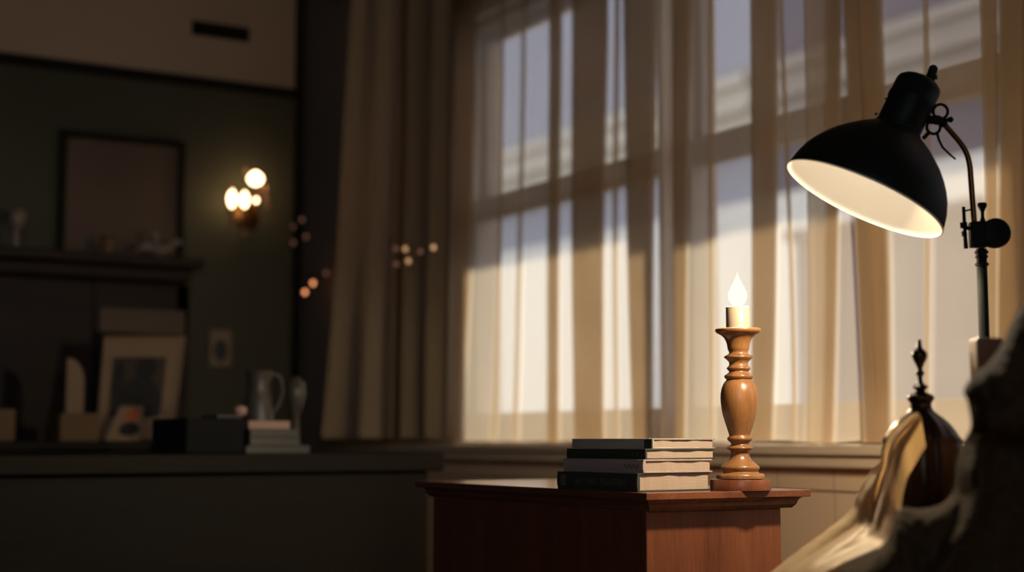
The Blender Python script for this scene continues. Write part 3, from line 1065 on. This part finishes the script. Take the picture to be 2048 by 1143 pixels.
# wooden chair under the throw: the tan post shows beside the lamp pole
PDp = 2.0
pk = PDp / F
cp = at_depth(1972, 676, PDp)
chair = thing('wooden_chair', 'tan wooden chair whose square post shows below the lamp pole, under the woolly throw', 'chair', (cp.x + 0.1, cp.y - 0.1, 0))
ROT = Matrix.Rotation(-AZ, 4, 'Z')
def cbox(lo, hi, nm, mat='tan_wood', bev=0.004):
    T = Matrix.Translation((cp.x, cp.y, 0)) @ ROT
    return MB().box(lo, hi, T).build(nm, M[mat], chair, smooth=False, bevel=bev)
w2 = 27 * pk
cbox((-w2, -w2, 0), (w2, w2, cp.z), 'chair_post')
cbox((0.36, -w2, 0), (0.36 + 2 * w2, w2, cp.z - 0.002), 'chair_post')
cbox((w2, -0.012, cp.z - 0.19), (0.36, 0.012, cp.z - 0.03), 'back_rail')
cbox((-w2, -0.42, 0.395), (0.36 + 2 * w2, -w2, 0.425), 'seat')
for xx in (0.0, 0.36):
    cbox((xx, -0.41, 0.0), (xx + 2 * w2, -0.41 + 2 * w2, 0.395), 'leg')

# ------------------------------------------------------------------ far end of the room
# dark desk (mid distance)
dk = thing('writing_desk', 'long dark wooden desk in the shadowed left half of the room', 'desk', (1.05, 3.95, 0))
DTOP = EYE - 0.034
xr = at_y(889, 910, 3.62).x
MB().box((-0.5, 3.62, DTOP - 0.048), (xr, 4.25, DTOP)).build('desk_top', M['dark_wood'], dk, smooth=False, bevel=0.006)
MB().box((-0.46, 3.66, 0.0), (xr - 0.03, 4.21, DTOP - 0.048)).build('desk_body', M['dark_wood'], dk, smooth=False, bevel=0.004)
# sideboard against the chimney breast
SBZ = EYE - 0.003
sb = thing('sideboard', 'low dark sideboard under the mantelpiece, holding the framed portrait', 'sideboard', (0.9, 5.0, 0))
MB().box((-0.6, 4.72, SBZ - 0.03), (1.62, 5.25, SBZ)).build('sideboard_top', M['dark_wood'], sb, smooth=False, bevel=0.004)
MB().box((-0.57, 4.75, 0.0), (1.59, 5.23, SBZ - 0.03)).build('sideboard_body', M['dark_wood'], sb, smooth=False, bevel=0.004)

# mantelpiece
mz = at_y(300, 514, 5.40).z
mant = thing('mantelpiece', 'dark wooden mantelpiece with figurines on the far chimney wall', 'fireplace', (1.0, BREASTY, 0))
ml, mr_ = at_y(-60, 520, 5.36).x, at_y(408, 520, 5.36).x
MB().box((ml, 5.34, mz - 0.035), (mr_, BREASTY, mz)).build('mantel_shelf', M['mantel_wood'], mant, smooth=False, bevel=0.006)
MB().box((ml + 0.03, 5.40, mz - 0.085), (mr_ - 0.03, BREASTY, mz - 0.035)).build('mantel_moulding', M['mantel_wood'], mant, smooth=False, bevel=0.012)
fz = at_y(285, 668, 5.5).z
b = MB()
xa, xb_ = at_y(196, 640, 5.5).x, at_y(368, 640, 5.5).x
b.box((ml + 0.06, 5.5, 0), (xa - 0.02, BREASTY, mz - 0.085))
b.box((xb_ + 0.02, 5.5, 0), (mr_ - 0.06, BREASTY, mz - 0.085))
b.box((xa - 0.02, 5.5, fz), (xb_ + 0.02, BREASTY, mz - 0.085))
b.build('mantel_surround', M['mantel_wood'], mant, smooth=False, bevel=0.006)
MB().box((xa, 5.485, fz), (xb_, 5.5, at_y(285, 618, 5.5).z)).build('frieze_panel', M['panel'], mant, smooth=False, bevel=0.004)
MB().box((xa - 0.02, 5.56, 0.0), (xb_ + 0.02, 5.598, fz)).build('firebox', M['soot'], mant, smooth=False)


def flat_frame(c0, c1, c2, c3, th):
    """c0..c3: top-left, top-right, bottom-right, bottom-left world points; gives basis for boxes in that plane"""
    ux = (c1 - c0).normalized()
    uz = (c0 - c3)
    uz = (uz - ux * uz.dot(ux)).normalized()
    un = ux.cross(uz)
    T = Matrix((ux, un, uz)).transposed().to_4x4()
    T.translation = c3
    return T, (c1 - c0).length, (c0 - c3).length


def plane_box(T, W, Hh, a, b_, c_, d_, y0, y1, shear=0.0):
    """box from fraction (a..b_) across and (c_..d_) up"""
    return (Vector((a * W, y0, c_ * Hh)), Vector((b_ * W, y1, d_ * Hh)))


# overmantel picture
ov = thing('overmantel_picture', 'large dim brown picture in a dark frame above the mantelpiece', 'picture', at_y(238, 505, BREASTY - 0.02))
p0, p1 = at_y(112, 502, BREASTY), at_y(368, 286, BREASTY)
MB().box((p0.x + 0.02, BREASTY - 0.012, mz + 0.0 + 0.03), (p1.x - 0.02, BREASTY - 0.003, p1.z - 0.02)).build('canvas', M['canvas'], ov, smooth=False)
b = MB()
b.box((p0.x, BREASTY - 0.03, mz + 0.005), (p0.x + 0.025, BREASTY - 0.002, p1.z))
b.box((p1.x - 0.025, BREASTY - 0.03, mz + 0.005), (p1.x, BREASTY - 0.002, p1.z))
b.box((p0.x + 0.025, BREASTY - 0.03, p1.z - 0.025), (p1.x - 0.025, BREASTY - 0.002, p1.z))
b.box((p0.x + 0.025, BREASTY - 0.03, mz + 0.005), (p1.x - 0.025, BREASTY - 0.002, mz + 0.03))
b.build('picture_frame', M['dark_wood'], ov, smooth=False, bevel=0.004)
vent = thing('wall_vent', 'dark slotted vent high on the pale upper chimney wall', 'vent', at_y(440, 62, BREASTY))
v0, v1 = at_y(383, 82, BREASTY), at_y(498, 48, BREASTY)
zc = at_y(440, 63, BREASTY).z
b = MB()
b.box((v0.x, BREASTY - 0.008, zc - 0.028), (v1.x, BREASTY, zc + 0.028))
b.build('vent_plate', M['soot'], vent, smooth=False)
for q in range(5):
    MB().box((v0.x + 0.006, BREASTY - 0.013, zc - 0.022 + q * 0.0095), (v1.x - 0.006, BREASTY - 0.008, zc - 0.018 + q * 0.0095)).build('vent_slat', M['dark_wood'], vent, smooth=False)

# figurines on the mantel
def stand_on(x, y, Y, z):
    p_ = at_y(x, y, Y)
    return Vector((p_.x, Y, z))
fk = 5.3 / F
p_ = stand_on(318, 514, 5.42, mz)
fg = thing('bird_figurine', 'pale ceramic bird with spread wings in the middle of the mantel', 'figurine', p_)
b = MB()
b.lathe([(0.004, 0), (20 * fk, 0), (20 * fk, 4 * fk), (10 * fk, 8 * fk), (8 * fk, 12 * fk)], 24, p_)
b.sphere(p_ + Vector((0, 0, 18 * fk)), 13 * fk, (1.3, 0.9, 0.8))
b.tube(smooth_path([p_ + Vector((q[0] * fk, 0, q[1] * fk)) for q in ((-4, 22), (-7, 32), (-8, 41), (-11, 47))]), [7 * fk] * 6 + [5 * fk] * 6 + [5.5 * fk] * 7, 12)
b.sphere(p_ + Vector((-12 * fk, 0, 49 * fk)), 8 * fk, (1.2, 0.9, 0.9))
b.build('bird_body', M['pale_cer'], fg)
for s_ in (-1, 1):
    wpts = [(8 * s_, 20), (22 * s_, 24), (36 * s_, 30 + 8 * s_), (48 * s_, 24 + 12 * s_)]
    rows = []
    for q, (wx, wz) in enumerate(wpts):
        wd = [9, 10, 8, 3][q]
        rows.append([p_ + Vector((wx * fk, 5 * fk * cos(a), (wz + wd * sin(a)) * fk)) for a in [2 * pi * m / 10 for m in range(10)]])
    bb = MB().grid(rows, closed=True)
    bb.bm.verts.ensure_lookup_table()
    bb.bm.faces.new(list(bb.bm.verts)[:10])
    bb.bm.faces.new(list(bb.bm.verts)[-10:])
    bb.build('wing', M['pale_cer'], fg)
p_ = stand_on(213, 514, 5.42, mz)
va = thing('small_vase', 'small tan vase standing left of the pale bird on the mantel', 'vase', p_)
MB().lathe([(0.002, 0), (9 * fk, 0), (12 * fk, 8 * fk), (15 * fk, 18 * fk), (11 * fk, 28 * fk), (8 * fk, 33 * fk), (16 * fk, 39 * fk), (14 * fk, 39 * fk), (6 * fk, 34 * fk)], 28, p_).build('vase_body', M['tan_box'], va)
p_ = stand_on(30, 516, 5.42, mz)
fi = thing('goblet', 'pale goblet at the left end of the mantel', 'goblet', p_)
MB().lathe([(0.002, 0), (13 * fk, 0), (12 * fk, 4 * fk), (6 * fk, 9 * fk), (6 * fk, 38 * fk), (10 * fk, 44 * fk), (17 * fk, 54 * fk), (19 * fk, 70 * fk), (16 * fk, 78 * fk), (13 * fk, 74 * fk), (9 * fk, 56 * fk)], 28, p_).build('goblet_cup', M['pale_cer'], fi)

# framed portrait leaning on the sideboard
def lean(x, y, Y):
    return at_y(x, y, Y)
c0, c1, c2, c3 = lean(206, 676, 5.10), lean(368, 676, 5.10), lean(342, 879, 5.0), lean(190, 879, 5.0)
for c_ in (c2, c3):
    c_.z = SBZ + 0.001
pf = thing('framed_portrait', 'large framed dark portrait with a wide cream mat leaning on the sideboard', 'picture', (c2 + c3) / 2)
def quad(a, b_, c_, d_, u, v):
    top = a.lerp(b_, u)
    bot = d_.lerp(c_, u)
    return bot.lerp(top, v)
def slab(u0, u1, v0, v1, off, th):
    nrm = (c1 - c0).cross(c0 - c3).normalized()
    if nrm.dot(FW) > 0:
        nrm = -nrm
    pl = [quad(c0, c1, c2, c3, u, v) + nrm * off for u, v in ((u0, v0), (u1, v0), (u1, v1), (u0, v1))]
    return MB().prism(pl, nrm * th)
slab(0, 1, 0, 1, 0.0, 0.012).build('backing_mat', M['mat_card'], pf, smooth=False)
b = MB()
for (u0, u1, v0, v1) in ((0, 0.035, 0, 1), (0.965, 1, 0, 1), (0.035, 0.965, 0, 0.03), (0.035, 0.965, 0.97, 1)):
    q = slab(u0, u1, v0, v1, 0.012, 0.006)
    me_ = bpy.data.meshes.new('tmp')
    q.bm.to_mesh(me_)
    b.bm.from_mesh(me_)
    q.bm.free()
    bpy.data.meshes.remove(me_)
b.build('frame_edge', M['mat_card'], pf, smooth=False)
ph = slab(0.13, 0.80, 0.21, 0.80, 0.012, 0.002).build('photograph', M['photo_bg'], pf, smooth=False)
def disc_on(us, vs, ru, rv, off, th, n=24, half=False):
    nrm = (c1 - c0).cross(c0 - c3).normalized()
    if nrm.dot(FW) > 0:
        nrm = -nrm
    pl = [quad(c0, c1, c2, c3, us + ru * cos(2 * pi * i / n), max(0.212, vs + rv * sin(2 * pi * i / n))) + nrm * off for i in range(n)]
    return MB().prism(pl, nrm * th)
disc_on(0.55, 0.69, 0.13, 0.11, 0.014, 0.001).build('sitter_head', M['photo_dark'], ph, smooth=False)
disc_on(0.50, 0.34, 0.28, 0.27, 0.0141, 0.001).build('sitter_shoulders', M['photo_dark'], ph, smooth=False)
disc_on(0.22, 0.5, 0.08, 0.27, 0.0142, 0.001).build('sitter_chair', M['photo_dark'], ph, smooth=False)

# small printed card in front of the portrait
c0, c1, c2, c3 = lean(240, 812, 4.93), lean(287, 812, 4.93), lean(282, 887, 4.88), lean(209, 887, 4.88)
for c_ in (c2, c3):
    c_.z = SBZ + 0.001
gc = thing('greeting_card', 'small cream card with an orange print, in front of the framed portrait', 'card', (c2 + c3) / 2)
slab(0, 1, 0, 1, 0.0, 0.003).build('card_sheet', M['mat_card'], gc, smooth=False)
slab(0.36, 0.84, 0.58, 0.88, 0.003, 0.001).build('orange_print', M['orange'], gc, smooth=False)
nrm = (c1 - c0).cross(c0 - c3).normalized()
if nrm.dot(FW) > 0:
    nrm = -nrm
pl = [quad(c0, c1, c2, c3, 0.6 + 0.33 * cos(2 * pi * i / 20), 0.33 + 0.2 * sin(2 * pi * i / 20)) + nrm * 0.003 for i in range(20)]
MB().prism(pl, nrm * 0.001).build('dark_print', M['photo_dark'], gc, smooth=False)

# arched plaque standing on a tan box
p_ = at_y(165, 880, 4.98)
bx = tag(MB().box((at_y(120, 860, 4.9).x, 4.9, SBZ), (at_y(200, 860, 4.9).x, 5.02, at_y(160, 826, 4.9).z)).build('card_box', M['tan_box'], smooth=False, bevel=0.003),
         'low tan box at the left of the framed portrait', 'box')
zt_ = at_y(160, 826, 4.9).z
x0_, x1_ = at_y(131, 780, 4.95).x, at_y(167, 780, 4.95).x
hz = at_y(150, 716, 4.95).z - zt_
pl = [(x0_, 4.94, zt_ + 0.0005), (x1_, 4.94, zt_ + 0.0005)]
for i in range(13):
    a = pi / 2 * i / 12
    pl.append((x0_ + 0.006 + (x1_ - x0_ - 0.006) * cos(a), 4.94, zt_ + hz * (0.55 + 0.45 * sin(a))))
pl.append((x0_, 4.94, zt_ + hz))
o = MB().prism(pl, (0, 0.02, 0)).build('arched_plaque', M['mat_card'], smooth=False, bevel=0.003)
tag(o, 'narrow round-topped cream plaque standing on the low tan box', 'plaque')
xa_ = at_y(24, 850, 4.95).x
o = MB().box((xa_ - 0.10, 4.9, SBZ), (xa_, 5.0, at_y(10, 818, 4.95).z)).build('storage_box', M['tan_box'], smooth=False, bevel=0.006)
tag(o, 'brown box at the left edge of the photo on the sideboard', 'box')

# small picture card hanging on the alcove side wall of the breast
q0, q1 = at_y(419, 731, BREASTY - 0.01), at_y(463, 661, BREASTY - 0.01)
wp = thing('wall_picture', 'small cream picture with a dark oval hanging on the wall right of the portrait', 'picture', (q0 + q1) / 2)
MB().box((q0.x, BREASTY - 0.01, q0.z), (q1.x, BREASTY - 0.001, q1.z)).build('picture_sheet', M['mat_card'], wp, smooth=False, bevel=0.002)
cxz = (q0 + q1) / 2
MB().prism([(cxz.x + 0.028 * cos(2 * pi * i / 24), BREASTY - 0.0101, cxz.z - 0.01 + 0.042 * sin(2 * pi * i / 24)) for i in range(24)], (0, -0.001, 0)).build('dark_oval', M['photo_dark'], wp, smooth=False)

# things on the desk
DY = 3.95
def dz(y, Y=DY):
    return at_y(540, y, Y).z
def dx_(x, Y=DY):
    return at_y(x, 860, Y).x
z0 = DTOP
def deskbook(nm, xa, xb, z0, z1, Y0, Y1, mat, label, cat='book', group='books piled on the desk'):
    root_ = thing(nm, label, cat, ((dx_(xa, Y0) + dx_(xb, Y0)) / 2, (Y0 + Y1) / 2, z0), group)
    X0, X1 = dx_(xa, Y0), dx_(xb, Y0)
    t = 0.0025
    b = MB()
    b.box((X0, Y0, z0), (X1, Y1, z0 + t))
    b.box((X0, Y0, z1 - t), (X1, Y1, z1))
    b.box((X0, Y1 - t, z0 + t), (X1, Y1, z1 - t))
    b.build('cover', M[mat], root_, smooth=False)
    MB().box((X0 + 0.003, Y0 + 0.003, z0 + t), (X1 - 0.003, Y1 - t, z1 - t)).build('pages', M['grey_cer' if mat != 'papers' else 'papers'], root_, smooth=False)
    return z1
ga = deskbook('book', 492, 622, z0, z0 + 0.020, 3.80, 3.96, 'grey_cover', 'wide grey book at the bottom of the pile on the desk')
gb = deskbook('book', 500, 600, ga + 0.0005, ga + 0.024, 3.81, 3.95, 'grey_cover', 'smaller grey book in the middle of the pile on the desk')
gc_ = deskbook('book', 500, 598, gb + 0.0005, gb + 0.020, 3.82, 3.95, 'grey_cover', 'dim grey book just under the pale papers on the desk')
o = MB().box((dx_(497, 3.83), 3.83, gc_ + 0.0005), (dx_(580, 3.83), 3.94, gc_ + 0.022)).build('paper_bundle', M['papers'], smooth=False, bevel=0.002)
tag(o, 'pale bundle of papers on top of the grey books on the desk', 'papers')
db = thing('dark_case', 'flat black case lying left of the grey books on the desk', 'case', (dx_(450), 3.95, z0))
MB().box((dx_(372, 3.8), 3.8, z0), (dx_(489, 3.8), 4.1, dz(836, 3.8))).build('case_body', M['soot'], db, smooth=False, bevel=0.006)
MB().box((dx_(425, 3.85), 3.82, dz(836, 3.8)), (dx_(478, 3.85), 3.95, dz(830, 3.85))).build('case_flap', M['grey_cover'], db, smooth=False, bevel=0.002)
czp = dz(830, 3.85) + 0.0005
q = Vector((dx_(480, 3.86), 3.86, czp))
tr_ = MB().lathe([(0.002, 0), (0.013, 0), (0.017, 0.006), (0.018, 0.014), (0.014, 0.022), (0.004, 0.025)], 24, q).build('trinket_box', M['papers'])
tag(tr_, 'tiny pale pink trinket box beside the pale papers on the desk', 'trinket')
# jug with handle behind the pile
jk = 4.3 / F
jb = Vector((dx_(516, 4.06), 4.06, z0))
jg = thing('ceramic_jug', 'dim grey jug with a looped handle behind the book pile on the desk', 'jug', jb)
hh = dz(742, 4.06) - z0
MB().lathe([(0.002, 0), (0.035, 0), (0.044, hh * 0.2), (0.046, hh * 0.45), (0.036, hh * 0.7), (0.030, hh * 0.82), (0.040, hh), (0.036, hh), (0.026, hh * 0.82)], 36, jb).build('jug_body', M['grey_cer'], jg)
MB().tube(smooth_path([jb + Vector((0.030, 0, hh * 0.93)), jb + Vector((0.058, 0, hh * 0.95)), jb + Vector((0.072, 0, hh * 0.75)), jb + Vector((0.055, 0, hh * 0.55)), jb + Vector((0.040, 0, hh * 0.5))]), 0.006, 10).build('jug_handle', M['grey_cer'], jg)
ob = Vector((dx_(590, 4.06), 4.06, z0))
hh = dz(753, 4.06) - z0
ornament = thing('rounded_ornament', 'dim pale rounded ornament right of the jug on the desk', 'ornament', ob)
MB().lathe([(0.002, 0), (0.028, 0), (0.03, 0.01), (0.014, 0.03), (0.012, hh * 0.5), (0.022, hh * 0.6), (0.029, hh * 0.78), (0.026, hh * 0.92), (0.012, hh), (0.002, hh)], 32, ob).build('ornament_body', M['grey_cer'], ornament)

# wall sconce with lit candle bulbs
sk = 5.95 / F
SP = at_y(492, 432, BREASTY)
sco = thing('wall_sconce', 'brass wall sconce with glowing candle bulbs and glass drops on the far wall', 'wall light', SP)
MB().lathe([(0.002, 0), (0.05, 0), (0.052, 0.006), (0.03, 0.014), (0.012, 0.02), (0.002, 0.02)], 32, SP, Matrix.Rotation(pi / 2, 3, 'X')).build('back_plate', M['brass'], sco)
for (x, y, rx, rz, lit) in ((511, 357, 16, 15, 1), (464, 397, 9, 19, 1), (489, 399, 9, 17, 1), (512, 400, 5, 6, 1)):
    tip = at_y(x, y, BREASTY - 0.10)
    b_ = tip - Vector((0, 0, rz * sk))
    MB().tube(smooth_path([SP + Vector((0, -0.018, 0)), SP.lerp(b_, 0.5) + Vector((0, -0.02, -0.05)), b_ + Vector((0, 0, -0.05)), b_ + Vector((0, 0, -0.02))]), 0.004, 10).build('arm', M['brass'], sco)
    MB().lathe([(0.004, -0.022), (0.014, -0.016), (0.016, -0.008), (0.007, -0.005), (0.007, 0.0)], 20, b_).build('candle_cup', M['brass'], sco)
    MB().lathe([(0.002, 0), (rx * sk * 0.7, rz * sk * 0.35), (rx * sk, rz * sk), (rx * sk * 0.75, rz * sk * 1.5), (rx * sk * 0.3, rz * sk * 1.9), (0.001, rz * sk * 2)], 20, b_).build('candle_bulb', M['candle_bulb'], sco)
for (x, y) in ((490, 338), (460, 377), (467, 446), (491, 430), (490, 468), (534, 396), (536, 412), (533, 378), (520, 383)):
    MB().sphere(at_y(x, y, BREASTY - 0.10), 5.5 * sk, (0.8, 0.8, 1.3)).build('glass_drop', M['crystal'], sco)

# string of fairy lights, and bead reflections built as glowing bulbs
def fairy(label, pts, Yv, plane):
    P3 = [(at_y(x, y, Yv) if plane == 'y' else at_x(x, y, Yv)) for x, y, _ in pts]
    rt_ = thing('fairy_lights', label, 'fairy lights', P3[0], 'strings of fairy lights')
    MB().tube(smooth_path(P3, 5), 0.0015, 6).build('cord', M['black_metal'], rt_)
    for p3, (x, y, kd) in zip(P3, pts):
        if kd:
            MB().sphere(p3 + Vector((0, 0, -0.006)), 0.008, (1, 1, 1.2)).build('bulb', M[kd], rt_)
fairy('string of small red amber fairy lights on the wall left of the drape', [(582, 436, 0), (585, 450, 'fairy_and_glint'), (604, 436, 'fairy_and_glint'), (611, 441, 0), (612, 470, 'fairy_and_glint'), (586, 482, 'fairy_and_glint'), (592, 520, 0), (610, 552, 0), (652, 543, 'fairy_and_glint'), (626, 563, 'fairy'), (610, 581, 'fairy')], FARY - 0.35, 'y')
fairy('cluster of small warm reflections built as glowing beads across the front of the drape', [(778, 478, 0), (792, 493, 'fairy_and_glint'), (811, 494, 'bead_glint'), (841, 499, 'fairy_and_glint'), (867, 491, 'bead_glint'), (845, 512, 0), (817, 518, 'bead_glint'), (792, 524, 'fairy_and_glint')], 2.33, 'x')

# ------------------------------------------------------------------ light
w = bpy.data.worlds.new('sky')
sc.world = w
w.use_nodes = True
nt = w.node_tree
bg = nt.nodes['Background']
bg.inputs['Color'].default_value = (0.74, 0.80, 1.0, 1)
bg.inputs['Strength'].default_value = 2.3


def light(name, kind, energy, col, loc, **kw):
    d = bpy.data.lights.new(name, kind)
    d.energy = energy
    d.color = col
    for a_, v_ in kw.items():
        setattr(d, a_, v_)
    o_ = bpy.data.objects.new(name, d)
    COL.objects.link(o_)
    o_.location = loc
    return o_


sun = light('sun', 'SUN', 9.0, (1.0, 0.89, 0.75), (8, 8, 8), angle=radians(0.6))
phi = radians(30)
prof_ang = math.atan2(AWZ - 1.44, AWX - D)
elev = atan(tan(prof_ang) * cos(phi))
to_sun = Vector((cos(phi) * cos(elev), sin(phi) * cos(elev), sin(elev)))
sun.rotation_euler = to_sun.to_track_quat('Z', 'Y').to_euler()
lamp_l = light('lamp_spot', 'SPOT', 19.0, (1.0, 0.86, 0.64), C0 - AX * (2 * lk), spot_size=radians(175), spot_blend=0.12, shadow_soft_size=0.02)
lamp_l.rotation_euler = AX.to_track_quat('Z', 'Y').to_euler()
lamp_p = light('lamp_fill', 'POINT', 0.32, (1.0, 0.97, 0.93), C0 + AX * (46 * lk), shadow_soft_size=0.02)
candle_l = light('candle_glow', 'POINT', 16.0, (1.0, 0.74, 0.44), ctop + Vector((0, 0, H + 30 * kc)), shadow_soft_size=0.018)
sc_l = light('sconce_glow', 'POINT', 0.05, (1.0, 0.62, 0.32), at_y(490, 385, BREASTY - 0.22), shadow_soft_size=0.05)
